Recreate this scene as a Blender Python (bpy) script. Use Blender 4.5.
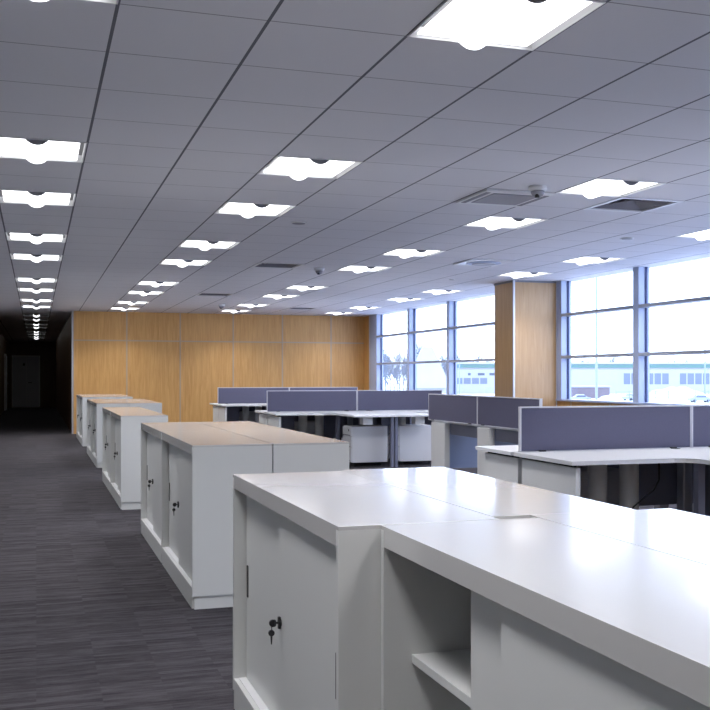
import bpy, bmesh, math, random
from mathutils import Vector, Matrix
random.seed(7)
for o in list(bpy.data.objects): bpy.data.objects.remove(o)
scene = bpy.context.scene
COL = scene.collection

# ------------------------------------------------------------------ camera
F, CX, CY, TH, EYE = 990.0, 355.0, 376.4, .3115, 1.2735
cam_data = bpy.data.cameras.new('camera')
cam_data.sensor_width = 36; cam_data.sensor_fit = 'HORIZONTAL'
cam_data.lens = F / 710 * 36
cam_data.shift_y = (CY - 355) / 710
cam_data.clip_start = .05; cam_data.clip_end = 2000
cam = bpy.data.objects.new('camera', cam_data); COL.objects.link(cam)
cam.location = (0, 0, EYE); cam.rotation_euler = (math.pi / 2, 0, -TH)
scene.camera = cam

# ------------------------------------------------------------------ exposure, sky
vs = scene.view_settings
vs.view_transform = 'Standard'; vs.look = 'None'; vs.gamma = 1; vs.exposure = 0
vs.use_curve_mapping = False
world = bpy.data.worlds.new('overcast_sky'); scene.world = world
world.use_nodes = True
wn = world.node_tree.nodes; wl = world.node_tree.links
bg = wn['Background']
tc = wn.new('ShaderNodeTexCoord'); sep = wn.new('ShaderNodeSeparateXYZ')
cr = wn.new('ShaderNodeValToRGB')
wl.new(tc.outputs['Generated'], sep.inputs[0]); wl.new(sep.outputs['Z'], cr.inputs[0])
cr.color_ramp.elements[0].position = 0; cr.color_ramp.elements[0].color = (.72, .81, 1, 1)
cr.color_ramp.elements[1].position = .5; cr.color_ramp.elements[1].color = (.56, .68, 1, 1)
wl.new(cr.outputs[0], bg.inputs['Color'])
SKY = 5.4
bg.inputs['Strength'].default_value = SKY
LAMP_W = 16.5          # watts of the tubes in each ceiling fitting
DIFF_E = 3.2           # glow of the diffusers

# ------------------------------------------------------------------ numbers of the place
CEIL = 2.724
GX, GY, T = .303, 3.951, .6            # ceiling grid
WX = 7.68                               # window plane
FY = 22.8                              # far wall
LX = -1.14                             # aisle's left wall
BY = -4.2                              # wall behind the viewer
CXR = .76                              # corridor's right wall
CEY = 42.8                             # corridor end
GROUND = -4.0

# ------------------------------------------------------------------ materials
def new_mat(name):
    m = bpy.data.materials.new(name); m.use_nodes = True
    return m, m.node_tree.nodes, m.node_tree.links, m.node_tree.nodes['Principled BSDF']
def mat(name, col, rough=.5, metal=0, coat=0, var=0, bump=0, scale=60, spec=.5):
    m, n, l, p = new_mat(name)
    p.inputs['Base Color'].default_value = (*col, 1)
    p.inputs['Roughness'].default_value = rough
    p.inputs['Metallic'].default_value = metal
    p.inputs['Coat Weight'].default_value = coat
    p.inputs['Coat Roughness'].default_value = .08
    p.inputs['Specular IOR Level'].default_value = spec
    t = n.new('ShaderNodeTexCoord'); nz = n.new('ShaderNodeTexNoise')
    nz.inputs['Scale'].default_value = scale; nz.inputs['Detail'].default_value = 4
    l.new(t.outputs['Object'], nz.inputs['Vector'])
    if var:
        r = n.new('ShaderNodeMixRGB'); r.blend_type = 'MIX'
        r.inputs[1].default_value = (*[c * (1 - var) for c in col], 1)
        r.inputs[2].default_value = (*[min(1, c * (1 + var)) for c in col], 1)
        l.new(nz.outputs['Fac'], r.inputs[0]); l.new(r.outputs[0], p.inputs['Base Color'])
    if bump:
        b = n.new('ShaderNodeBump'); b.inputs['Strength'].default_value = bump
        b.inputs['Distance'].default_value = .002
        l.new(nz.outputs['Fac'], b.inputs['Height']); l.new(b.outputs[0], p.inputs['Normal'])
    return m
def emis(name, col, s, base=.8):
    m, n, l, p = new_mat(name)
    p.inputs['Base Color'].default_value = (base, base, base, 1)
    p.inputs['Emission Color'].default_value = (*col, 1)
    p.inputs['Emission Strength'].default_value = s
    return m
def wood(name, a, b, rough=.4):
    m, n, l, p = new_mat(name)
    t = n.new('ShaderNodeTexCoord'); mp = n.new('ShaderNodeMapping')
    mp.inputs['Scale'].default_value = (9, 9, .55)
    nz = n.new('ShaderNodeTexNoise'); nz.inputs['Scale'].default_value = 3; nz.inputs['Detail'].default_value = 8
    nz.inputs['Roughness'].default_value = .65; nz.inputs['Distortion'].default_value = .6
    r = n.new('ShaderNodeValToRGB')
    r.color_ramp.elements[0].position = .3; r.color_ramp.elements[0].color = (*a, 1)
    r.color_ramp.elements[1].position = .72; r.color_ramp.elements[1].color = (*b, 1)
    l.new(t.outputs['Object'], mp.inputs[0]); l.new(mp.outputs[0], nz.inputs['Vector'])
    l.new(nz.outputs['Fac'], r.inputs[0]); l.new(r.outputs[0], p.inputs['Base Color'])
    p.inputs['Roughness'].default_value = rough
    return m
def carpet():
    m, n, l, p = new_mat('loop_carpet')
    t = n.new('ShaderNodeTexCoord')
    # carpet tiles, each with its own streaks running across the aisle
    sx = n.new('ShaderNodeSeparateXYZ'); l.new(t.outputs['Object'], sx.inputs[0])
    def math_(op, a, bval=None, bsock=None):
        k = n.new('ShaderNodeMath'); k.operation = op
        l.new(a, k.inputs[0])
        if bsock is not None: l.new(bsock, k.inputs[1])
        elif bval is not None: k.inputs[1].default_value = bval
        return k.outputs[0]
    ix = math_('FLOOR', math_('MULTIPLY', sx.outputs['X'], 4.0))
    iy = math_('FLOOR', math_('MULTIPLY', sx.outputs['Y'], 28.0))
    cell = n.new('ShaderNodeCombineXYZ'); l.new(ix, cell.inputs[0]); l.new(iy, cell.inputs[1])
    wn_ = n.new('ShaderNodeTexWhiteNoise'); wn_.noise_dimensions = '2D'; l.new(cell.outputs[0], wn_.inputs['Vector'])
    mp = n.new('ShaderNodeMapping'); mp.inputs['Scale'].default_value = (6, 44, 1)
    l.new(t.outputs['Object'], mp.inputs[0])
    nz = n.new('ShaderNodeTexNoise'); nz.inputs['Scale'].default_value = 1.0; nz.inputs['Detail'].default_value = 6
    nz.inputs['Roughness'].default_value = .7
    l.new(mp.outputs[0], nz.inputs['Vector'])
    fine = n.new('ShaderNodeTexNoise'); fine.inputs['Scale'].default_value = 260; l.new(t.outputs['Object'], fine.inputs['Vector'])
    s1 = math_('MULTIPLY', wn_.outputs['Value'], .22)
    s2 = math_('ADD', nz.outputs['Fac'], bsock=s1)
    s3 = math_('ADD', s2, bsock=math_('MULTIPLY', fine.outputs['Fac'], .3))
    r = n.new('ShaderNodeValToRGB')
    r.color_ramp.elements[0].position = .55; r.color_ramp.elements[0].color = (.023, .021, .024, 1)
    r.color_ramp.elements[1].position = 1.0; r.color_ramp.elements[1].color = (.080, .074, .082, 1)
    l.new(s3, r.inputs[0]); l.new(r.outputs[0], p.inputs['Base Color'])
    p.inputs['Roughness'].default_value = .95; p.inputs['Specular IOR Level'].default_value = .15
    b = n.new('ShaderNodeBump'); b.inputs['Strength'].default_value = .5; b.inputs['Distance'].default_value = .004
    l.new(s3, b.inputs['Height']); l.new(b.outputs[0], p.inputs['Normal'])
    return m
def ceiling_mat():
    m, n, l, p = new_mat('mineral_ceiling_tiles')
    t = n.new('ShaderNodeTexCoord'); sx = n.new('ShaderNodeSeparateXYZ'); l.new(t.outputs['Object'], sx.inputs[0])
    def line(sock, off, w):
        a = n.new('ShaderNodeMath'); a.operation = 'SUBTRACT'; a.inputs[1].default_value = off - T / 2; l.new(sock, a.inputs[0])
        b = n.new('ShaderNodeMath'); b.operation = 'FLOORED_MODULO'; b.inputs[1].default_value = T; l.new(a.outputs[0], b.inputs[0])
        c = n.new('ShaderNodeMath'); c.operation = 'SUBTRACT'; c.inputs[1].default_value = T / 2; l.new(b.outputs[0], c.inputs[0])
        d = n.new('ShaderNodeMath'); d.operation = 'ABSOLUTE'; l.new(c.outputs[0], d.inputs[0])
        e = n.new('ShaderNodeMath'); e.operation = 'LESS_THAN'; e.inputs[1].default_value = w / 2; l.new(d.outputs[0], e.inputs[0])
        return e.outputs[0]
    base = n.new('ShaderNodeTexNoise'); base.inputs['Scale'].default_value = 1.1; l.new(t.outputs['Object'], base.inputs['Vector'])
    m0 = n.new('ShaderNodeMixRGB'); m0.inputs[1].default_value = (.68, .67, .70, 1); m0.inputs[2].default_value = (.72, .71, .74, 1)
    l.new(base.outputs['Fac'], m0.inputs[0])
    m1 = n.new('ShaderNodeMixRGB'); m1.inputs[2].default_value = (.27, .26, .28, 1)
    l.new(line(sx.outputs['Y'], GY, .0075), m1.inputs[0]); l.new(m0.outputs[0], m1.inputs[1])
    m2 = n.new('ShaderNodeMixRGB'); m2.inputs[2].default_value = (.13, .13, .15, 1)
    l.new(line(sx.outputs['X'], GX, .015), m2.inputs[0]); l.new(m1.outputs[0], m2.inputs[1])
    l.new(m2.outputs[0], p.inputs['Base Color'])
    p.inputs['Roughness'].default_value = .85
    fn = n.new('ShaderNodeTexNoise'); fn.inputs['Scale'].default_value = 180; l.new(t.outputs['Object'], fn.inputs['Vector'])
    b = n.new('ShaderNodeBump'); b.inputs['Strength'].default_value = .15; b.inputs['Distance'].default_value = .001
    l.new(fn.outputs['Fac'], b.inputs['Height']); l.new(b.outputs[0], p.inputs['Normal'])
    return m
def glass_mat():
    m, n, l, p = new_mat('window_glass')
    out = n['Material Output']; n.remove(p)
    tr = n.new('ShaderNodeBsdfTransparent'); tr.inputs[0].default_value = (.96, .98, 1, 1)
    gl = n.new('ShaderNodeBsdfGlossy'); gl.inputs['Roughness'].default_value = .02
    fr = n.new('ShaderNodeFresnel'); fr.inputs[0].default_value = 1.3
    ge = n.new('ShaderNodeNewGeometry'); ft = n.new('ShaderNodeMath'); ft.operation = 'SUBTRACT'; ft.inputs[0].default_value = 1
    l.new(ge.outputs['Backfacing'], ft.inputs[1]); mu = n.new('ShaderNodeMath'); mu.operation = 'MULTIPLY'
    l.new(ft.outputs[0], mu.inputs[0]); l.new(fr.outputs[0], mu.inputs[1])
    mx = n.new('ShaderNodeMixShader'); l.new(mu.outputs[0], mx.inputs[0]); l.new(tr.outputs[0], mx.inputs[1]); l.new(gl.outputs[0], mx.inputs[2])
    l.new(mx.outputs[0], out.inputs['Surface'])
    return m

M = dict(
    carpet=carpet(), ceiling=ceiling_mat(), glass=glass_mat(),
    wood=wood('honey_beech_veneer', (.55, .285, .08), (.72, .42, .15), .42),
    column_wood=wood('pale_column_veneer', (.46, .27, .115), (.56, .36, .18), .32),
    shaded_wood=wood('shade_darkened_veneer', (.10, .05, .02), (.17, .09, .04), .5),  # veneer colour lowered to carry the darkness of the unlit corridor
    left_wall=mat('grey_wall_panel', (.30, .30, .285), .5),
    plaster=mat('painted_plaster', (.62, .60, .58), .8, bump=.1),
    paint=mat('light_grey_steel_paint', (.68, .69, .67), .36, coat=.15, bump=.06, scale=700),
    paint_top=mat('glossy_light_grey_top', (.57, .565, .55), .2, coat=.6, bump=.02, scale=300),
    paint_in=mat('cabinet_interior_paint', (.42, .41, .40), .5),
    black=mat('black_plastic', (.012, .012, .014), .4),
    steel=mat('key_steel', (.6, .6, .6), .3, metal=1),
    screen_edge=mat('pale_screen_edging', (.72, .72, .76), .4),
    alu=mat('satin_aluminium', (.58, .60, .65), .35, metal=.6),
    alu_wall=mat('pale_joint_strip', (.50, .38, .26), .45),
    white_frame=mat('daylight_tinted_frame', (.40, .46, .62), .4),  # blue cast of the window light is put into the frame colour
    transom=mat('lavender_grey_transom', (.34, .36, .42), .45),
    gasket=mat('dark_blue_gasket', (.02, .035, .12), .5),
    fabric=mat('grey_blue_screen_fabric', (.15, .148, .215), .95, var=.22, bump=.5, scale=420, spec=.1),
    desk=mat('white_laminate', (.78, .78, .78), .35, coat=.1),
    panel=mat('pale_grey_laminate', (.80, .80, .78), .45),
    modesty=mat('slate_blue_modesty_panel', (.20, .21, .28), .5),
    diffuser=emis('lit_diffuser', (.97, .975, 1), DIFF_E),
    diffuser_off=mat('unlit_diffuser', (.04, .04, .04), .5),
    basket_off=emis('glint_glow_basket', (.9, .92, .95), 3.6, .4),  # added glow stands in for glints on the unlit corridor fittings
    fitting=mat('white_fitting_steel', (.72, .72, .73), .35),
    endcap=mat('grey_endcap', (.22, .22, .24), .6),
    backplate_pale=mat('pale_vent_core', (.42, .42, .46), .5),
    backplate=mat('grey_fitting_back', (.09, .09, .095), .5),
    louvre=mat('grey_louvre', (.17, .17, .20), .5),
    dark=mat('dark_void', (.02, .02, .022), .8),
    grille=mat('perforated_grey_grille', (.24, .24, .27), .5, var=.3, scale=900),
    door=mat('grey_painted_door', (.62, .62, .65), .4),
    snow=mat('trodden_snow', (.52, .54, .57), .9, var=.6, scale=.16),
    ground=None,
    shed=mat('pale_metal_cladding', (.34, .35, .36), .6, var=.06, scale=.3),
    green=mat('mint_green_fascia', (.09, .18, .155), .6),
    bluegl=mat('slate_blue_glazing', (.13, .155, .20), .3),
    bark=mat('haze_tinted_bark', (.17, .19, .22), .9, var=.2, scale=2),  # grey-blue of the distant haze is put into the bark colour
    pole=mat('galvanised_steel', (.24, .28, .34), .5, metal=.3),
    brick=mat('dusty_pink_brick', (.16, .135, .15), .9, var=.2, scale=.5),
    car_a=mat('silver_car_paint', (.28, .31, .36), .3),
    car_b=mat('dark_car_paint', (.06, .08, .12), .3),
    roof=mat('snowy_roof', (.36, .37, .38), .8, var=.1, scale=.2),
)

def ground_mat():
    m, n, l, p = new_mat('snowy_yard')
    t = n.new('ShaderNodeTexCoord'); nz = n.new('ShaderNodeTexNoise'); nz.inputs['Scale'].default_value = .22; nz.inputs['Detail'].default_value = 7
    nz.inputs['Roughness'].default_value = .7
    l.new(t.outputs['Object'], nz.inputs['Vector'])
    r = n.new('ShaderNodeValToRGB')
    e = r.color_ramp.elements
    e[0].position = .36; e[0].color = (.13, .15, .18, 1); e[1].position = .46; e[1].color = (.86, .87, .89, 1)
    l.new(nz.outputs['Fac'], r.inputs[0]); l.new(r.outputs[0], p.inputs['Base Color'])
    p.inputs['Roughness'].default_value = .9
    return m
M['ground'] = ground_mat()

# ------------------------------------------------------------------ mesh helpers
class MB:
    def __init__(s): s.bm = bmesh.new()
    def box(s, x0, x1, y0, y1, z0, z1, bev=0):
        r = bmesh.ops.create_cube(s.bm, size=1)
        for v in r['verts']:
            v.co = Vector((x0 + (v.co.x + .5) * (x1 - x0), y0 + (v.co.y + .5) * (y1 - y0), z0 + (v.co.z + .5) * (z1 - z0)))
        if bev:
            es = list({e for v in r['verts'] for e in v.link_edges})
            bmesh.ops.bevel(s.bm, geom=es, offset=bev, segments=2, affect='EDGES', profile=.5)
        return s
    def prism(s, pts, z0, z1, bev=0):
        a = [s.bm.verts.new((x, y, z0)) for x, y in pts]; b = [s.bm.verts.new((x, y, z1)) for x, y in pts]
        k = len(pts)
        fs = [s.bm.faces.new(a[::-1]), s.bm.faces.new(b)]
        for i in range(k): fs.append(s.bm.faces.new((a[i], a[(i + 1) % k], b[(i + 1) % k], b[i])))
        if bev:
            es = list({e for f in fs[:2] for e in f.edges})
            bmesh.ops.bevel(s.bm, geom=es, offset=bev, segments=2, affect='EDGES', profile=.5)
        return s
    def cyl(s, p0, p1, r0, r1=None, seg=12):
        p0 = Vector(p0); p1 = Vector(p1); r1 = r0 if r1 is None else r1
        d = p1 - p0; q = d.to_track_quat('Z', 'Y').to_matrix().to_4x4()
        bmesh.ops.create_cone(s.bm, cap_ends=True, segments=seg, radius1=r0, radius2=r1, depth=d.length,
                              matrix=Matrix.Translation((p0 + p1) / 2) @ q)
        return s
    def lathe(s, prof, seg=24, c=(0, 0, 0)):
        rings = []
        for r, z in prof:
            rings.append([s.bm.verts.new((c[0] + r * math.cos(2 * math.pi * i / seg), c[1] + r * math.sin(2 * math.pi * i / seg), c[2] + z)) for i in range(seg)])
        for a, b in zip(rings, rings[1:]):
            for i in range(seg): s.bm.faces.new((a[i], a[(i + 1) % seg], b[(i + 1) % seg], b[i]))
        s.bm.faces.new(rings[0][::-1]); s.bm.faces.new(rings[-1]); return s
    def tube(s, pts, r, seg=8):
        for a, b in zip(pts, pts[1:]): s.cyl(a, b, r, seg=seg)
        return s
    def build(s, name, m, parent=None, smooth=False):
        bmesh.ops.recalc_face_normals(s.bm, faces=s.bm.faces)
        me = bpy.data.meshes.new(name); s.bm.to_mesh(me); s.bm.free()
        me.materials.append(m)
        if smooth:
            for p in me.polygons: p.use_smooth = True
        o = bpy.data.objects.new(name, me); COL.objects.link(o)
        if parent: o.parent = parent
        return o
def tag(o, label=None, cat=None, group=None, kind=None):
    if label: o['label'] = label
    if cat: o['category'] = cat
    if group: o['group'] = group
    if kind: o['kind'] = kind
    return o
def empty(name, loc=(0, 0, 0), rz=0):
    o = bpy.data.objects.new(name, None); COL.objects.link(o)
    o.location = loc; o.rotation_euler = (0, 0, rz); o.empty_display_size = .1
    return o
def kids(o): return [c for c in COL.objects if c.parent == o]
def copy_tree(o, parent=None, skip=()):
    c = o.copy(); COL.objects.link(c)
    if parent: c.parent = parent
    for ch in kids(o):
        if ch.name.split('.')[0] not in skip: copy_tree(ch, c, skip)
    return c
ORD = ['first', 'second', 'third', 'fourth', 'fifth', 'sixth', 'seventh', 'eighth', 'ninth', 'tenth', 'eleventh', 'twelfth']

# ------------------------------------------------------------------ the setting
def struct(o): o['kind'] = 'structure'; return o
struct(MB().box(LX - .2, WX + .3, BY - .2, CEY + .2, -.12, 0).build('floor', M['carpet']))

# which ceiling tiles carry something
LIGHT_J = [-10, -7, -3, 0, 5, 8, 12, 15, 20, 23, 27, 30]     # far edge line of each fitting
ROWS = [(0.003, 'above the aisle'), (1.803, 'over the cabinets'), (4.203, 'over the desks'), (6.603, 'along the windows')]
holes = set()
def cell(x, y): return (math.floor((x - GX) / T + 1e-6), math.floor((y - GY) / T + 1e-6))
lights = []
for r, (rx, rn) in enumerate(ROWS):
    for j in LIGHT_J:
        y = GY + j * T - T / 2
        if y < BY + .3: continue
        lights.append((r, rx, y)); holes.add(cell(rx, y))
corr = []
for y in [GY + j * T - T / 2 for j in (35, 38, 42, 45, 50, 53, 57, 60)]:
    if y < CEY - .4: corr.append(y); holes.add(cell(.003, y))
VENTS = [('cassette', 3.603, 7.251), ('louvre', 4.803, 7.251), ('louvre', 3.003, 12.651), ('louvre', 3.003, 17.451),
         ('ring', 5.403, 11.451), ('louvre', 5.403, 20.451)]
for k, x, y in VENTS:
    if k == 'louvre': holes.add(cell(x, y))
mb = MB(); bm = mb.bm
def quad(x0, x1, y0, y1, z):
    bm.faces.new([bm.verts.new(c) for c in ((x0, y0, z), (x0, y1, z), (x1, y1, z), (x1, y0, z))])
def cuts(lo, hi, g):
    c = [lo]; k = math.ceil((lo - g) / T + 1e-6); v = g + k * T
    while v < hi - 1e-6: c.append(v); v += T
    return c + [hi]
xs = cuts(LX, WX + .1, GX)
for x0, x1 in zip(xs, xs[1:]):
    ys = cuts(BY, CEY, GY)
    run = None
    for y0, y1 in zip(ys, ys[1:]):
        hole = cell((x0 + x1) / 2, (y0 + y1) / 2) in holes
        if hole:
            if run is not None: quad(x0, x1, run, y0, CEIL)
            run = None
        elif run is None: run = y0
    if run is not None: quad(x0, x1, run, ys[-1], CEIL)
bmesh.ops.remove_doubles(bm, verts=bm.verts, dist=1e-5)
# the slab above, which closes the void over the tiles
mb.box(LX - .2, WX + .3, BY - .2, CEY + .2, CEIL + .2, CEIL + .35)
me_c = mb
o = mb.build('ceiling', M['ceiling']); struct(o)

def panelled(name, x0, x1, y0, y1, along, seams, zs, m=M['wood'], face=1, strip=M['alu_wall']):
    """a veneered wall with raised pale joint strips on its room side"""
    w = struct(MB().box(x0, x1, y0, y1, 0, CEIL + .2).build(name, m))
    b = MB()
    for s in seams:
        if along == 'x': b.box(s - .016, s + .016, y0 - .008, y0 + .002, 0, CEIL)
        elif face > 0: b.box(x1 - .002, x1 + .008, s - .016, s + .016, 0, CEIL)
    for z in zs:
        if along == 'x': b.box(x0, x1, y0 - .007, y0 + .002, z - .014, z + .014)
        else: b.box(x1 - .002, x1 + .007, y0, y1, z - .014, z + .014)
    b.build('joint_strip', strip, w)
    return w
panelled('wall_back', CXR, WX + .1, FY, FY + .15, 'x', [CXR + .02, 1.942, 3.137, 4.363, 5.538, 6.736], [2.078])
panelled('wall_left', LX - .15, LX, BY, FY + .15, 'y', [FY - 1.2 * k for k in range(23)], [2.078], m=M['left_wall'], strip=M['alu'])
struct(MB().box(LX - .15, WX + .2, BY - .15, BY, 0, CEIL + .2).build('wall_front', M['wood']))
struct(MB().box(LX - .15, LX, FY + .15, CEY, 0, CEIL + .2).build('wall_corridor_left', M['shaded_wood']))
struct(MB().box(CXR, CXR + .15, FY + .15, CEY, 0, CEIL + .2).build('wall_corridor_right', M['shaded_wood']))
struct(MB().box(LX - .15, CXR + .15, CEY, CEY + .15, 0, CEIL + .2).build('wall_corridor_end', M['shaded_wood']))
struct(MB().box(CXR - .012, CXR + .02, FY - .012, FY + .1, 0, CEIL).build('trim_1', M['alu']))
# corridor end door
d1 = empty('door_1', (-.40, CEY, 0)); struct(d1)
MB().box(-.56, .56, -.05, -.001, 0, 2.14).build('door_frame', M['panel'], d1)
MB().box(-.50, .02, -.075, -.052, .01, 2.08, .003).build('door_leaf', M['door'], d1)
MB().box(.03, .50, -.075, -.052, .01, 2.08, .003).build('door_leaf', M['door'], d1)
MB().cyl((.10, -.13, 1.02), (.24, -.13, 1.02), .012).cyl((.10, -.076, 1.02), (.10, -.13, 1.02), .014).build('door_handle', M['black'], d1)
MB().box(-.12, -.04, -.082, -.0765, 1.72, 1.80).build('door_sign', M['black'], d1)
# side door leaf standing open on the corridor's left wall
d2 = empty('door_2', (LX, 39.6, 0)); struct(d2)
MB().box(.001, .05, -.5, .6, 0, 2.12).build('door_frame', M['panel'], d2)
MB().box(.051, .08, -.44, .54, .01, 2.05, .003).build('door_leaf', M['fitting'], d2)
MB().cyl((.082, -.36, 1.02), (.14, -.36, 1.02), .014).cyl((.135, -.36, 1.02), (.135, -.24, 1.02), .012).build('door_handle', M['steel'], d2)

# ------------------------------------------------------------------ window wall
SILL = .93
w_low = struct(MB().box(WX - .10, WX + .15, BY, FY + .15, 0, SILL - .03).build('wall_right', M['wood']))
b = MB()
y = 21.4
while y > BY: b.box(WX - .108, WX - .098, y - .015, y + .015, 0, SILL - .03); y -= 1.045
b.build('joint_strip', M['alu_wall'], w_low)
struct(MB().box(WX - .13, WX + .16, BY, FY, SILL - .03, SILL, .004).build('trim_2', M['white_frame']))
struct(MB().box(WX + .02, WX + .16, BY, FY, CEIL - .001, CEIL + .199).build('trim_3', M['plaster']))
PY = [21.93, 19.80, 17.66, 15.52, 13.38] + [11.36 - 2.12 * k for k in range(8)]
PY = [p for p in PY if p > BY + .2]
edges = [FY] + PY + [BY]
for k, (ya, yb) in enumerate(zip(edges, edges[1:])):
    w = empty('window_%d' % (k + 1), (WX, (ya + yb) / 2, SILL)); struct(w)
    L = (ya - yb) / 2
    fr = MB()
    HW = .065
    # post at the far end of the bay and the dark gasket beside the glass
    if k == 0:
        fr.box(-.11, .06, -L + HW + .001, L - .42, .0, CEIL - SILL - .001).build('window_frame', M['white_frame'], w)
        MB().box(-.11, .06, L - .419, L - .001, 0, CEIL - SILL - .001).build('veneer_infill', M['wood'], w)
        MB().box(-.118, -.1105, L - .45, L - .40, 0, CEIL - SILL - .002).build('cover_strip', M['alu'], w)
        continue
    fr.box(-.11, .06, L - HW, L + HW, .0, CEIL - SILL - .001)
    fr.build('window_frame', M['white_frame'], w)
    hi = L - HW
    MB().box(-.012, .02, hi - .013, hi - .001, 0, CEIL - SILL - .002).build('gasket', M['gasket'], w)
    for z in (2.20 - SILL, 1.565 - SILL): MB().box(-.125, .03, -L + HW + .001, hi - .014, z - .022, z + .022, .004).build('transom', M['transom'], w)
    MB().box(.031, .041, -L + HW + .001, hi - .014, .001, CEIL - SILL - .002).build('window_pane', M['glass'], w)

# veneered column by the windows
c = tag(empty('column', (0, 0, 0)), kind='structure')
c.name = 'wall_column'
MB().box(6.84, WX - .112, 13.45, 14.10, 0, CEIL - .001).build('veneer_casing', M['column_wood'], c)
MB().box(6.828, 6.856, 13.438, 13.466, 0, CEIL - .001).build('corner_strip', M['alu'], c)
MB().box(WX - .127, WX - .111, 13.438, 13.456, 0, CEIL - .001).build('corner_strip', M['alu'], c)
MB().box(6.83, WX - .112, 13.44, 14.11, CEIL - .03, CEIL - .002).build('shadow_gap', M['endcap'], c)

# ------------------------------------------------------------------ ceiling lights
def make_light(lit=True):
    t = empty('ceiling_light', (0, 0, CEIL))
    h = MB(); a = .298
    h.box(-a, a, -a, a, .075, .08)
    for s in (-1, 1):
        h.box(min(s * a, s * (a - .006)), max(s * a, s * (a - .006)), -a, a, -.004, .075)
        h.box(-a, a, min(s * a, s * (a - .006)), max(s * a, s * (a - .006)), -.004, .075)
    h.build('housing', M['fitting'], t)
    MB().box(-.292, .292, -.292, .292, .045, .05).build('back_plate', M['backplate'], t)
    for s in (-1, 1):
        d = MB(); x0, x1 = (.0, .258) if s > 0 else (-.258, 0)
        d.box(x0, x1, -.278, .278, .006, .012)
        d.build('diffuser', M['diffuser'] if lit else M['diffuser_off'], t)
    n = 12; R = .0755; sag = .045
    Rc = (R * R + sag * sag) / (2 * sag)
    arc = []
    a0 = math.asin(R / Rc)
    for i in range(n + 1):
        q = -a0 + 2 * a0 * i / n; arc.append((Rc * math.sin(q), .012 - (Rc * math.cos(q) - (Rc - sag))))
    bk = MB(); V = [[bk.bm.verts.new((x, yy, z)) for x, z in arc] for yy in (-.280, .284)]
    for i in range(n): bk.bm.faces.new((V[0][i], V[0][i + 1], V[1][i + 1], V[1][i]))
    bk.bm.faces.new(V[1])
    bk.build('basket', M['diffuser'] if lit else M['basket_off'], t)
    ec = MB(); V = [[ec.bm.verts.new((x * 1.02, yy, z * 1.02)) for x, z in arc] for yy in (-.286, -.281)]
    for i in range(n): ec.bm.faces.new((V[0][i], V[0][i + 1], V[1][i + 1], V[1][i]))
    ec.bm.faces.new(V[0]); ec.bm.faces.new(V[1])
    ec.build('end_cap', M['endcap'], t)
    return t
lamp = bpy.data.lights.new('tube_lamp', 'AREA'); lamp.shape = 'SQUARE'; lamp.size = .5
lamp.energy = LAMP_W; lamp.color = (.98, .965, 1); lamp.spread = math.radians(125)
proto = make_light()
lo = bpy.data.objects.new('lamp', lamp); COL.objects.link(lo); lo.parent = proto; lo.location = (0, 0, -.045)
cnt = [0] * 4
for i, (r, x, y) in enumerate(lights):
    o = proto if i == 0 else copy_tree(proto)
    o.location = (x, y, CEIL)
    if y < 3.4:
        lab = 'lit square ceiling light, behind the viewer, %s' % ROWS[r][1]
    else:
        lab = 'lit square ceiling light, %s in the row %s' % (ORD[cnt[r]], ROWS[r][1]); cnt[r] += 1
    if y < 3.4: lab = lab.replace('behind the viewer', '%s behind the viewer' % ['nearest', 'second', 'third', 'fourth'][sum(1 for q in lights if q[0] == r and y < q[2] < 3.4)])
    tag(o, lab, 'ceiling light', 'square lit ceiling lights')
off = make_light(False)
for i, y in enumerate(corr):
    o = off if i == 0 else copy_tree(off)
    o.location = (.003, y, CEIL)
    tag(o, 'unlit square ceiling light with added glow in the dark corridor, %s from its mouth' % ORD[i], 'ceiling light', 'unlit corridor lights with added glow')

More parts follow.
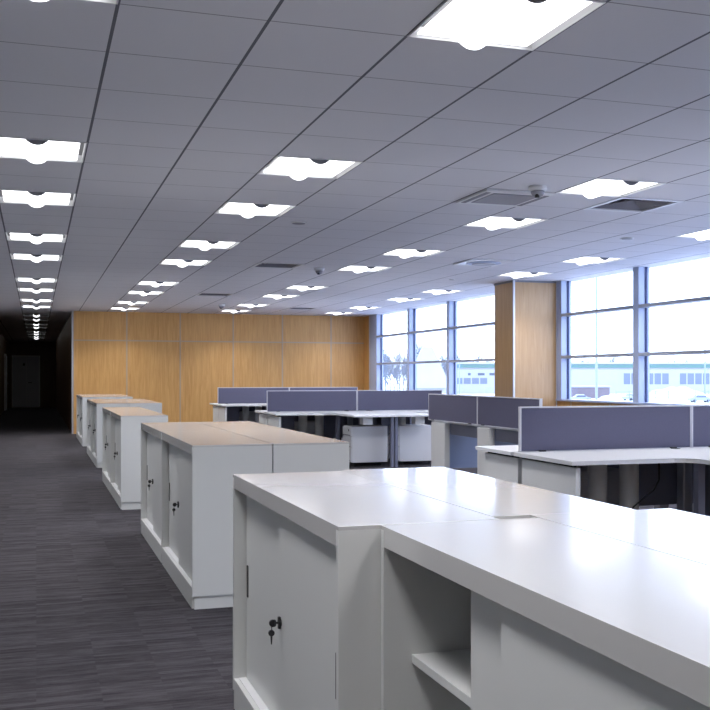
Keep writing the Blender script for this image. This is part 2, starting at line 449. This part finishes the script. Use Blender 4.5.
# ------------------------------------------------------------------ vents, detectors
VL = {0: ('grey perforated square ceiling grille left of the dark four-way vent', ),
      1: 'dark four-way louvred ceiling vent beside the near window-side light',
      2: 'dark slotted ceiling vent left of the middle dome detector',
      3: 'small dark slotted ceiling vent far back on the left',
      4: 'white square ceiling vent with ring near the column top',
      5: 'furthest dark ceiling vent close to the wood panelled wall'}
for i, (k, x, y) in enumerate(VENTS):
    t = empty('ceiling_vent', (x, y, CEIL))
    tag(t, VL[i] if i else VL[0][0], 'vent')
    a = .297
    if k == 'louvre':
        f = MB()
        for s in (-1, 1):
            f.box(min(s * a, s * (a - .035)), max(s * a, s * (a - .035)), -a, a, -.006, .012)
            f.box(-a + .035, a - .035, min(s * a, s * (a - .035)), max(s * a, s * (a - .035)), -.006, .012)
        f.build('frame', M['fitting'], t)
        MB().box(-.26, .26, -.26, .26, .06, .07).build('backing', M['dark'], t)
        s_ = MB()
        for q in range(5):
            e = .25 - q * .05; z = .004 + q * .006
            # square rings of slanted blades
            for (dx, dy) in ((1, 0), (-1, 0), (0, 1), (0, -1)):
                if dx:
                    v = [(dx * e, -e, z), (dx * e, e, z), (dx * (e - .035), e - .035, z + .03), (dx * (e - .035), -e + .035, z + .03)]
                else:
                    v = [(-e, dy * e, z), (e, dy * e, z), (e - .035, dy * (e - .035), z + .03), (-e + .035, dy * (e - .035), z + .03)]
                s_.bm.faces.new([s_.bm.verts.new(c_) for c_ in v])
        s_.build('blade', M['louvre'], t)
    elif k == 'cassette':
        MB().box(-a, a, -a, a, -.018, -.001, .004).build('panel', M['fitting'], t)
        MB().box(-.20, .20, -.22, .20, -.024, -.0185, .002).build('grille', M['grille'], t)
        MB().box(-.275, -.235, -.24, .24, -.021, -.0185).build('slot', M['endcap'], t)
        MB().box(.235, .275, -.24, .24, -.021, -.0185).build('slot', M['endcap'], t)
    else:
        MB().box(-a, a, -a, a, -.014, -.001, .004).build('panel', M['fitting'], t)
        MB().lathe([(.22, -.0145), (.22, -.022), (.19, -.026)], 28).build('ring', M['white_frame'], t)
        MB().lathe([(.15, -.0265), (.15, -.034), (.02, -.040)], 28).build('core', M['backplate_pale'], t)
for i, (x, y, lab) in enumerate([(3.64, 6.76, 'white dome camera with dark eye on the ceiling, nearest to the viewer'),
                      (3.603, 12.75, 'white dome camera beside the middle slotted ceiling vent'),
                      (3.55, 19.8, 'white dome camera furthest away near the panelled wall')]):
    t = tag(empty('dome_camera', (x, y, CEIL)), lab, 'camera', 'dome cameras on the ceiling')
    MB().lathe([(.068, -.0005), (.068, -.028), (.060, -.036), (.05, -.038)], 24).build('base', M['fitting'], t, True)
    MB().lathe([(.052, -.0385), (.050, -.055), (.038, -.074), (.018, -.084), (.004, -.086)], 20).build('dome', M['grille'], t, True)
    MB().lathe([(.018, -.062), (.018, -.0915)], 12, (-.015, -.02, 0)).build('lens', M['black'], t)
for x, y, r, lab in [(2.353, 9.04, .075, 'flat grey disc on the ceiling right of the second light row'),
                     (5.894, 9.0, .07, 'flat pale disc on the ceiling near the tall windows'),
                     (5.894, 13.6, .045, 'tiny pale disc on the ceiling left of the column')]:
    t = tag(empty('ceiling_speaker', (x, y, CEIL)), lab, 'speaker')
    MB().lathe([(r, -.0005), (r, -.006), (r * .9, -.010)], 24).build('rim', M['fitting'], t)
    MB().lathe([(r * .82, -.0105), (r * .8, -.013)], 24).build('grille', M['grille'], t)

# ------------------------------------------------------------------ cabinets
CH = .897; CL = 1.40; CD = .445
def make_cabinet(open_=None, flip=False):
    """origin: near front corner on the floor; front faces -X, length runs +Y, depth +X"""
    t = empty('sliding_door_cabinet')
    L = CL - .004
    def P(mb, n, m, par=None): return mb.build(n, m, par or t)
    P(MB().box(.012, CD - .002, .010, L - .010, 0, .069), 'plinth', M['paint'])
    P(MB().box(0, CD, 0, .020, .072, CH - .0101, .0003), 'side_panel', M['paint'])
    P(MB().box(.0, CD, L - .020, L, .072, CH - .0101, .0003), 'side_panel', M['paint'])
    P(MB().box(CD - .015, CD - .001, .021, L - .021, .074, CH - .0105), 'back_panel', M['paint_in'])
    P(MB().box(0, CD, 0, L, CH - .010, CH, .0006).box(0, .018, .0205, L - .0205, CH - .052, CH - .0095), 'top_panel', M['paint_top'])
    P(MB().box(0, .018, .021, L - .021, .004, .118), 'kick_rail', M['paint'])
    P(MB().box(.0185, CD - .016, .021, L - .021, .095, .112), 'bottom_panel', M['paint'])
    P(MB().box(.019, .055, .0215, L - .0215, .1125, .119), 'door_track', M['fitting'])
    P(MB().box(.075, CD - .02, .0215, L - .0215, .548, .570, .001), 'shelf', M['paint'])
    half = L / 2
    # doors: far door runs in the rear track, near door in the front track
    if open_ is None: far = (half - .05, L - .032); near = (.024, half + .035)
    else: far = open_[0]; near = open_[1]
    for nm, (ya, yb), xa, outer in (('far', far, .046, 1), ('near', near, .024, -1)):
        d = P(MB().box(xa, xa + .014, ya, yb, .1195, CH - .024, .002), 'sliding_door', M['paint'])
        hy = yb - .03 if outer > 0 else ya + .062
        MB().box(xa - .0035, xa + .004, hy - .009, hy + .009, .435, .555).build('pull_slot', M['black'], d)
        if outer < 0:
            ly = yb - .022
            MB().cyl((xa, ly, .487), (xa - .009, ly, .487), .012, seg=16).box(xa - .010, xa - .001, ly - .007, ly + .007, .468, .506, .002).build('lock', M['black'], d)
            MB().cyl((xa - .009, ly, .487), (xa - .017, ly, .487), .003).cyl((xa - .017, ly - .0, .487), (xa - .021, ly, .487), .010, .012)\
                .cyl((xa - .027, ly - .004, .487), (xa - .027, ly + .004, .487), .0115, seg=16).cyl((xa - .030, ly, .478), (xa - .030, ly, .464), .0015)\
                .cyl((xa - .031, ly - .0035, .456), (xa - .031, ly + .0035, .456), .0100, seg=16).cyl((xa - .031, ly, .448), (xa - .031, ly, .420), .0035, .0018).build('key', M['black'], d)
    return t
cabp = make_cabinet()
placed = [0]
def cab(x, y, label, back=False):
    """x: front plane (or, for the back row, the plane of the shared back)"""
    o = cabp if placed[0] == 0 else copy_tree(cabp)
    placed[0] += 1
    if back: o.location = (x + CD, y + CL - .004, 0); o.rotation_euler = (0, 0, math.pi)
    else: o.location = (x, y, 0)
    tag(o, label, 'cabinet', 'low grey cabinets beside the aisle')
    return o
S = 'light grey steel sliding-door cabinet, '
cab(.72, 2.372, S + 'the big keyed one nearest the aisle at the front')
cab(1.168, 2.418, S + 'back to back behind the nearest keyed one', True)
o = make_cabinet(open_=((.264, .954), (.08, .767)))
o.location = (.83, .968, 0)
tag(o, 'light grey cabinet with its door slid aside showing a shelf, at the bottom right', 'cabinet', 'low grey cabinets beside the aisle')
cab(1.278, 1.020, S + 'behind the open one in the lower right corner', True)
cab(.81, 5.405, S + 'aisle side, nearer one of the second block')
cab(.81, 6.808, S + 'aisle side, further one of the second block')
cab(1.262, 5.407, S + 'window side, nearer one of the second block', True)
cab(1.262, 6.810, S + 'window side, further one of the second block', True)
cab(.768, 9.66, S + 'nearer one of the third, single-row block')
cab(.768, 11.062, S + 'further one of the third, single-row block')
for Y0, nm in ((14.20, 'fourth'), (18.66, 'last')):
    cab(.80, Y0, S + 'aisle side, nearer one of the %s block' % nm)
    cab(.80, Y0 + 1.402, S + 'aisle side, further one of the %s block' % nm)
    cab(1.252, Y0 + .002, S + 'window side, nearer one of the %s block' % nm, True)
    cab(1.252, Y0 + 1.404, S + 'window side, further one of the %s block' % nm, True)

# ------------------------------------------------------------------ desks
DT = .735; TH_D = .028; SH = 1.057
def make_desk(mirror=1, wing=True, far=False):
    """origin: at the seam between the two desks, on the screen line, on the floor.
       Outer end at x = -1.50*mirror; user side towards -Y (or +Y when far)."""
    t = empty('corner_desk' if wing else 'straight_desk')
    sx = mirror; sy = 1 if far else -1
    def bx(x0, x1, y0, y1, z0, z1, bev=0, mb=None):
        X = sorted((x0 * sx, x1 * sx)); Y = sorted((y0 * sy, y1 * sy))
        return (mb or MB()).box(X[0], X[1], Y[0], Y[1], z0, z1, bev)
    if wing: pts = [(-1.50, .022), (-1.50, .83), (-.74, .83), (-.67, .86), (-.62, .93), (-.62, 1.80), (-.004, 1.80), (-.004, .022)]
    else: pts = [(-1.50, .022), (-1.50, .62), (-.004, .62), (-.004, .022)]
    pts = [(x * sx, y * sy) for x, y in pts]
    if sx * sy > 0: pts = pts[::-1]
    MB().prism(pts, DT - TH_D, DT, .003).build('desktop', M['desk'], t)
    dep = .77 if wing else .58
    bx(-1.44, -1.405, .03, dep, 0.0, DT - TH_D - .022, .002).build('end_panel', M['panel'], t)
    bx(-1.43, -1.415, .05, dep - .03, DT - TH_D - .021, DT - TH_D - .001).build('gap_shade_strip', M['dark'], t)  # dark strip painted in for the shade of the recess below the desktop
    if wing:
        bx(-1.40, -1.03, .055, .075, .10, DT - TH_D - .002).build('modesty_panel', M['modesty'], t)
        bx(-.56, -.03, .055, .075, .32, DT - TH_D - .002).build('modesty_panel', M['modesty'], t)
    else: bx(-1.40, -.03, .575, .595, .34, DT - TH_D - .002).build('modesty_panel', M['modesty'], t)
    lg = bx(-.20, -.12, .10, .19, 0, DT - TH_D - .001, .01); lg.build('leg', M['alu'], t)
    if wing:
        for lx in (-.93, -.67): MB().cyl((lx * sx, .20 * sy, 0), (lx * sx, .20 * sy, DT - TH_D - .001), .068, seg=28).build('leg', M['panel'], t, True)
        bx(-.60, -.55, .84, .89, 0, DT - TH_D - .001).build('leg', M['modesty'], t)
        bx(-.06, -.04, .25, 1.05, .12, DT - TH_D - .002).build('side_panel', M['modesty'], t)
        bx(-.46, -.32, 1.55, 1.70, .60, DT - TH_D - .002).build('cable_box', M['panel'], t)
        bx(-.05, -.01, 1.66, 1.72, 0, DT - TH_D - .003).build('leg', M['modesty'], t)
    MB().lathe([(.035, DT + .0003), (.035, DT + .003), (.02, DT + .004)], 16, (-.20 * sx, .09 * sy, 0)).build('cable_grommet', M['black'], t)
    return t
def make_screen(L=1.44):
    """upholstered screen from x=0 to x=L, standing on the desk line, origin at its left foot"""
    t = empty('desk_screen')
    z0, z1 = DT - .008, SH
    MB().box(.010, L - .010, -.013, .013, z0 + .012, z1 - .012, .003).build('fabric_panel', M['fabric'], t)
    MB().box(0, .010, -.016, .016, z0, z1, .001).build('edge_frame', M['screen_edge'], t)
    MB().box(L - .010, L, -.016, .016, z0, z1, .001).build('edge_frame', M['screen_edge'], t)
    MB().box(.010, L - .010, -.016, .016, z1 - .010, z1, .001).build('top_frame', M['screen_edge'], t)
    MB().box(.010, L - .010, -.016, .016, z0, z0 + .010, .001).build('bottom_frame', M['screen_edge'], t)
    for x in (.17, L - .17): MB().box(x - .025, x + .025, -.040, -.0165, DT + .0004, DT + .010, .002).build('foot', M['black'], t)
    return t
def make_pedestal():
    """mobile drawer unit; drawers face -X; origin at the centre of its floor print; .54 deep, .40 wide"""
    t = empty('mobile_pedestal')
    MB().box(-.262, .27, -.20, .20, .055, .565, .004).build('carcass', M['desk'], t)
    for i, (a, b_) in enumerate(((.43, .55), (.27, .42), (.07, .26))):
        d = MB().box(-.28, -.2625, -.193, .193, a, b_, .003).build('drawer', M['desk'], t)
        MB().box(-.283, -.2795, -.17, .17, a + .003, a + .016).build('drawer_pull', M['endcap'], d)
    MB().cyl((-.285, -.12, .51), (-.29, -.12, .51), .014, seg=14).build('lock', M['black'], t)
    for x in (-.21, .21):
        for y in (-.15, .15):
            MB().cyl((x, y - .012, .022), (x, y + .012, .022), .022, seg=14).cyl((x, y, .03), (x, y, .054), .01).build('castor', M['black'], t)
    return t
L1, R1 = make_desk(1), make_desk(-1)
L2, R2 = make_desk(1, False, True), make_desk(-1, False, True)
scr = make_screen(); ped = make_pedestal()
used = set()
def use(p):
    if p.name in used: return copy_tree(p)
    used.add(p.name); return p
BLK = [(4.73, 6.375, 'the nearest desk block'), (4.79, 14.78, 'the middle desk block'), (4.84, 19.35, 'the furthest desk block')]
for bi, (bx_, by_, nm) in enumerate(BLK):
    for p, s in ((L1, 'white corner desk, aisle side, near side of the screens, in '), (R1, 'white corner desk, window side, near side of the screens, in '),
                 (L2, 'white straight desk, aisle side, behind the screens, in '), (R2, 'white straight desk, window side, behind the screens, in ')):
        o = use(p); o.location = (bx_, by_, 0); tag(o, s + nm, 'desk', 'white office desks')
    for k, s in ((0, 'left'), (1, 'right')):
        o = use(scr); o.location = (bx_ - 1.444 + k * 1.446, by_, 0)
        tag(o, 'grey-blue fabric desk screen, %s one of the pair on %s' % (s, nm), 'desk screen', 'fabric desk screens')
# block whose screens run along the room
o = None
gx = 4.70
SP = MB
for k, s in ((0, 'further'), (1, 'nearer')):
    o = use(scr); o.location = (gx, 11.545 - k * 1.446, 0); o.rotation_euler = (0, 0, -math.pi / 2)
    tag(o, 'dark grey desk screen running along the room, %s of the two' % s, 'desk screen', 'fabric desk screens')
def make_bench(y0, y1, l0, l1):
    t = empty('bench_desk')
    MB().box(gx + .024, gx + .84, y0, y1, DT - TH_D, DT, .003).build('desktop', M['desk'], t)
    MB().box(gx - .02, gx + .05, l0, l1, 0, DT - TH_D - .001, .003).build('leg_panel', M['panel'], t)
    MB().box(gx + .055, gx + .80, y1 - .10, y1 - .075, .12, DT - TH_D - .02, .002).build('end_panel', M['white_frame'], t)
    MB().box(gx + .74, gx + .80, y0 + .1, y0 + .5, 0, DT - TH_D - .001, .003).build('leg_panel', M['panel'], t)
    MB().box(gx + .05, gx + .07, y0 + .02, l0 - .02, DT - .16, DT - TH_D - .001).build('apron', M['modesty'], t)
    return t
t = make_bench(10.103, 11.545, 11.02, 11.44); tag(t, 'white bench desk behind the further of the lengthwise dark screens', 'desk', 'white office desks')
t = make_bench(8.655, 10.097, 9.79, 10.09); tag(t, 'white bench desk behind the nearer of the lengthwise dark screens', 'desk', 'white office desks')
# pedestals
for x, y, lab in [(4.50, 13.50, 'white three-drawer pedestal with lock, left of the pair under the middle desks'),
                  (5.21, 13.50, 'white three-drawer pedestal, right of the pair under the middle desks'),
                  (4.06, 15.10, 'white pedestal half hidden under the aisle end of the middle desks'),
                  (4.11, 19.67, 'white pedestal under the aisle end of the furthest desks'),
                  (4.00, 6.70, 'white pedestal in the shade under the nearest desks')]:
    o = use(ped); o.location = (x, y, 0); tag(o, lab, 'drawer unit', 'mobile pedestals')
# cables
c1 = MB().tube([(4.14, 5.93, .70), (4.14, 5.93, .55), (4.11, 5.95, .48), (4.05, 5.98, .42), (3.98, 6.0, .36), (3.93, 6.02, .25), (3.92, 6.03, .004)], .006)
tag(c1.build('power_cable', M['black']), 'black cable looping down under the nearest desk', 'cable')

# ------------------------------------------------------------------ outside
def far_pt(u, d):
    s, c_ = math.sin(TH), math.cos(TH); l = (u - CX) / F * d
    return l * c_ + d * s, d * c_ - l * s
struct(MB().box(WX + 1, 900, -300, 900, GROUND - .5, GROUND).build('snow_ground', M['ground']))
def place(o, u, d, rz=0, z=GROUND):
    x, y = far_pt(u, d); o.location = (x, y, z); o.rotation_euler = (0, 0, -TH + rz); return o
# warehouse; local x runs to the right of the view, y away
w = tag(empty('warehouse'), 'long low pale warehouse with a mint green stripe beyond the snow', 'building')
MB().box(-45, 60, 0, 30, 0, 7.4).build('wall', M['shed'], w)
MB().box(-45.3, 60.3, -.4, 30.3, 9.0, 9.6).box(-44.6, 59.6, .2, 29.6, 7.4, 9.0).build('roof', M['roof'], w)
MB().box(-45.2, 60.2, -.3, -.02, 7.9, 8.9).build('fascia_stripe', M['green'], w)
for a, b_, c0, d0 in ((7, 21, 2.9, 6.2), (24, 38, 2.9, 6.2), (-44, -34, 3.0, 4.8), (-32, -24, 3.0, 4.8)):
    f = MB()
    n = int((b_ - a) / 2.3)
    for q in range(n): f.box(a + q * (b_ - a) / n + .2, a + (q + 1) * (b_ - a) / n - .2, -.06, -.001, c0, d0)
    f.build('window', M['bluegl'], w)
MB().box(-40, -39.2, -.06, 0, 5.6, 6.3).box(-37, -35, -.06, 0, 5.6, 6.3).box(-33.5, -31.5, -.06, 0, 5.6, 6.3).build('vent_opening', M['car_b'], w)
place(w, 600, 300)
# steep roofed barn
t = tag(empty('barn'), 'steep white-roofed barn seen through the second far window', 'building')
MB().box(-3.9, 3.9, 0, 7, 0, 3.2).build('wall', M['shed'], t)
rb = MB(); v = [rb.bm.verts.new(c_) for c_ in ((-4.6, -.5, 3), (4.6, -.5, 3), (4.6, 7.5, 3), (-4.6, 7.5, 3), (-.9, 2.5, 11.2), (1.1, 2.5, 11.2), (1.1, 4.5, 11.2), (-.9, 4.5, 11.2))]
for f in ((0, 1, 5, 4), (1, 2, 6, 5), (2, 3, 7, 6), (3, 0, 4, 7), (4, 5, 6, 7), (3, 2, 1, 0)): rb.bm.faces.new([v[i] for i in f])
rb.build('roof', M['roof'], t)
place(t, 428, 195)
t = tag(empty('brick_shed'), 'low dusty pink shed in front of the long warehouse', 'building')
MB().box(-4, 5, 0, 6, 0, 2.6).build('wall', M['brick'], t); MB().box(-4.3, 5.3, -.3, 6.3, 2.6, 3.1, .1).build('roof', M['roof'], t)
place(t, 589, 240)
# snow heaps
def heap(u, d, rx, ry, h, lab):
    b = MB(); bmesh.ops.create_icosphere(b.bm, subdivisions=4, radius=1)
    rr = random.Random(u)
    ph = [rr.uniform(0, 6) for _ in range(4)]
    for v in b.bm.verts:
        n_ = 1 + .12 * math.sin(v.co.x * 5 + ph[0]) * math.cos(v.co.y * 4 + ph[1]) + .06 * math.sin(v.co.x * 11 + ph[2])
        v.co = Vector((v.co.x * rx * n_, v.co.y * ry * n_, max(v.co.z, -.1) * h * n_))
    o = b.build('snow_heap', M['snow'], None, True); tag(o, lab, 'snow heap', 'heaps of snow outside')
    place(o, u, d)
heap(676, 250, 6.5, 4, 2.6, 'tall snow heap in front of the warehouse windows')
heap(655, 235, 4, 3, 1.0, 'low snow heap right of the thick window post')
heap(618, 225, 5, 3, 1.1, 'low snow heap left of the thick window post')
heap(482, 180, 4, 3, 1.2, 'snow heap seen just left of the wooden column')
# cars
def make_car(m):
    t = empty('parked_car')
    pr = [(-2.2, .35), (-2.2, .85), (-1.95, .98), (-1.3, 1.0), (-.75, 1.42), (.75, 1.45), (1.35, 1.0), (2.05, .9), (2.2, .7), (2.2, .35)]
    b = MB(); V = [[b.bm.verts.new((x, yy, z)) for x, z in pr] for yy in (-.85, .85)]
    b.bm.faces.new(V[0]); b.bm.faces.new(V[1][::-1])
    for i in range(len(pr)): b.bm.faces.new((V[0][i], V[0][(i + 1) % len(pr)], V[1][(i + 1) % len(pr)], V[1][i]))
    b.build('body', m, t)
    MB().box(-1.0, .95, -.87, .87, 1.03, 1.32).build('window', M['car_b'], t)
    MB().box(-.7, .7, -.7, .7, 1.45, 1.58, .05).build('snow_cover', M['snow'], t)
    for x in (-1.35, 1.35):
        for y in (-.8, .8): MB().cyl((x, y - .1, .33), (x, y + .1, .33), .33, seg=16).build('wheel', M['black'], t)
    return t
ca, cb = make_car(M['car_a']), make_car(M['car_b'])
for i, (p, u, d, rz, lab) in enumerate([(ca, 462, 165, .2, 'silver snow-topped car left of the wooden column'), (cb, 488, 160, 1.2, 'dark snow-topped car beside the wooden column'),
        (None, 580, 205, .1, 'silver snow-topped car, leftmost of those right of the column'), (None, 632, 215, .6, 'silver snow-topped car just left of the thick window post'),
        (None, 700, 200, 0, 'silver snow-topped car at the right end of the windows'), (None, 472, 205, 1.5, 'silver snow-topped car, furthest of those left of the column'),
        (None, 395, 170, .3, 'silver snow-topped car seen through the furthest window'), (None, 432, 160, .1, 'silver snow-topped car in front of the steep roofed barn')]):
    o = p if p else copy_tree(ca)
    place(o, u, d, rz); tag(o, lab, 'car', 'parked cars under snow')
# fence
t = tag(empty('mesh_fence'), 'thin grey mesh fence across the snow at the lower right window', 'fence')
b = MB()
for q in range(12): b.cyl((-12 + q * 2.4, 0, 0), (-12 + q * 2.4, 0, 2.7), .06, seg=6)
b.build('post', M['pole'], t); b = MB()
for z in (.5, 1.5, 2.5): b.cyl((-12, 0, z), (14.4, 0, z), .035, seg=6)
for q in range(52): b.cyl((-12 + q * .5, 0, .2), (-12 + q * .5, 0, 2.5), .018, seg=4)
b.build('mesh', M['pole'], t)
place(t, 682, 180)
# lamp posts
def lamp_post(u, d, h, r, arm, lab):
    t = tag(empty('street_lamp'), lab, 'street lamp', 'tall street lamps outside')
    MB().cyl((0, 0, 0), (0, 0, h), r, r * .6, 12).build('pole', M['pole'], t)
    MB().cyl((-arm, 0, h), (arm, 0, h), r * .5, seg=8).build('arm', M['pole'], t)
    for s in (-1, 1): MB().box(min(s * arm, s * (arm + .6)), max(s * arm, s * (arm + .6)), -.15, .15, h - .08, h + .08, .03).build('lamp_head', M['pole'], t)
    place(t, u, d)
lamp_post(596.5, 60, 13, .095, .7, 'tall pale street lamp pole crossing the window right of the column')
lamp_post(459.4, 150, 11.9, .11, 1.4, 'slim double-armed street lamp left of the wooden column')
t = tag(empty('power_pylon'), 'slender power mast with cross arms at the far right window', 'power mast')
MB().cyl((0, 0, 0), (0, 0, 23), .22, .1, 8).build('mast', M['pole'], t)
for z, a in ((21, 1.6), (17.5, 2.2)): MB().cyl((-a, 0, z), (a, 0, z), .09, seg=6).build('cross_arm', M['pole'], t)
place(t, 705, 250)
# bare winter trees
def make_tree(seed, h):
    rr = random.Random(seed); t = empty('bare_tree')
    MB().cyl((0, 0, 0), (0, 0, h * .5), .25, .14, 8).build('trunk', M['bark'], t)
    b = MB()
    def br(p, d, L, r, k):
        q = p + d * L; b.cyl(p, q, r, r * .6, 4)
        if k == 0: return
        for _ in range(4 if k > 1 else 5):
            nd = (d + Vector((rr.uniform(-1, 1), rr.uniform(-1, 1), rr.uniform(-.5, .7))) * .8).normalized()
            br(p + d * L * rr.uniform(.5, 1), nd, L * rr.uniform(.55, .8), r * .55, k - 1)
    for _ in range(8):
        a = rr.uniform(0, 6.28); d = Vector((math.cos(a) * .55, math.sin(a) * .55, 1)).normalized()
        br(Vector((0, 0, h * rr.uniform(.08, .5))), d, h * .23, .14, 3)
    b.build('crown', M['bark'], t)
    return t
protos = [make_tree(3, 15), make_tree(5, 13), make_tree(8, 16)]
rt = random.Random(21)
specs = []
for q in range(23): specs.append((376 + q * 3.0 + rt.uniform(-.6, .6), 245 + (q * 3 % 8) * 14, rt.uniform(.85, 1.1)))
for q in range(9): specs.append((460 + q * 4.6 + rt.uniform(-.6, .6), 345 + (q * 3 % 5) * 15, rt.uniform(.85, 1.05)))
for q in range(20): specs.append((566 + q * 3.9 + rt.uniform(-.6, .6), 345 + (q * 3 % 5) * 15, rt.uniform(.72, 1.0)))
for q in range(17): specs.append((650 + q * 4.1 + rt.uniform(-.6, .6), 345 + (q * 3 % 5) * 15, rt.uniform(.66, .92)))
for i, (u, d, s) in enumerate(specs):
    o = protos[i] if i < 3 else copy_tree(protos[i % 3])
    place(o, u, d, rt.uniform(0, 6)); o.scale = (s * .72, s * .72, s)
    where = 'left of the wooden column, behind the steep roofed barn' if u < 500 else 'right of the wooden column, beyond the long warehouse'
    tag(o, 'haze-tinted bare tree far outside ' + where, 'tree', 'bare trees left of the column' if u < 500 else 'bare trees right of the column')
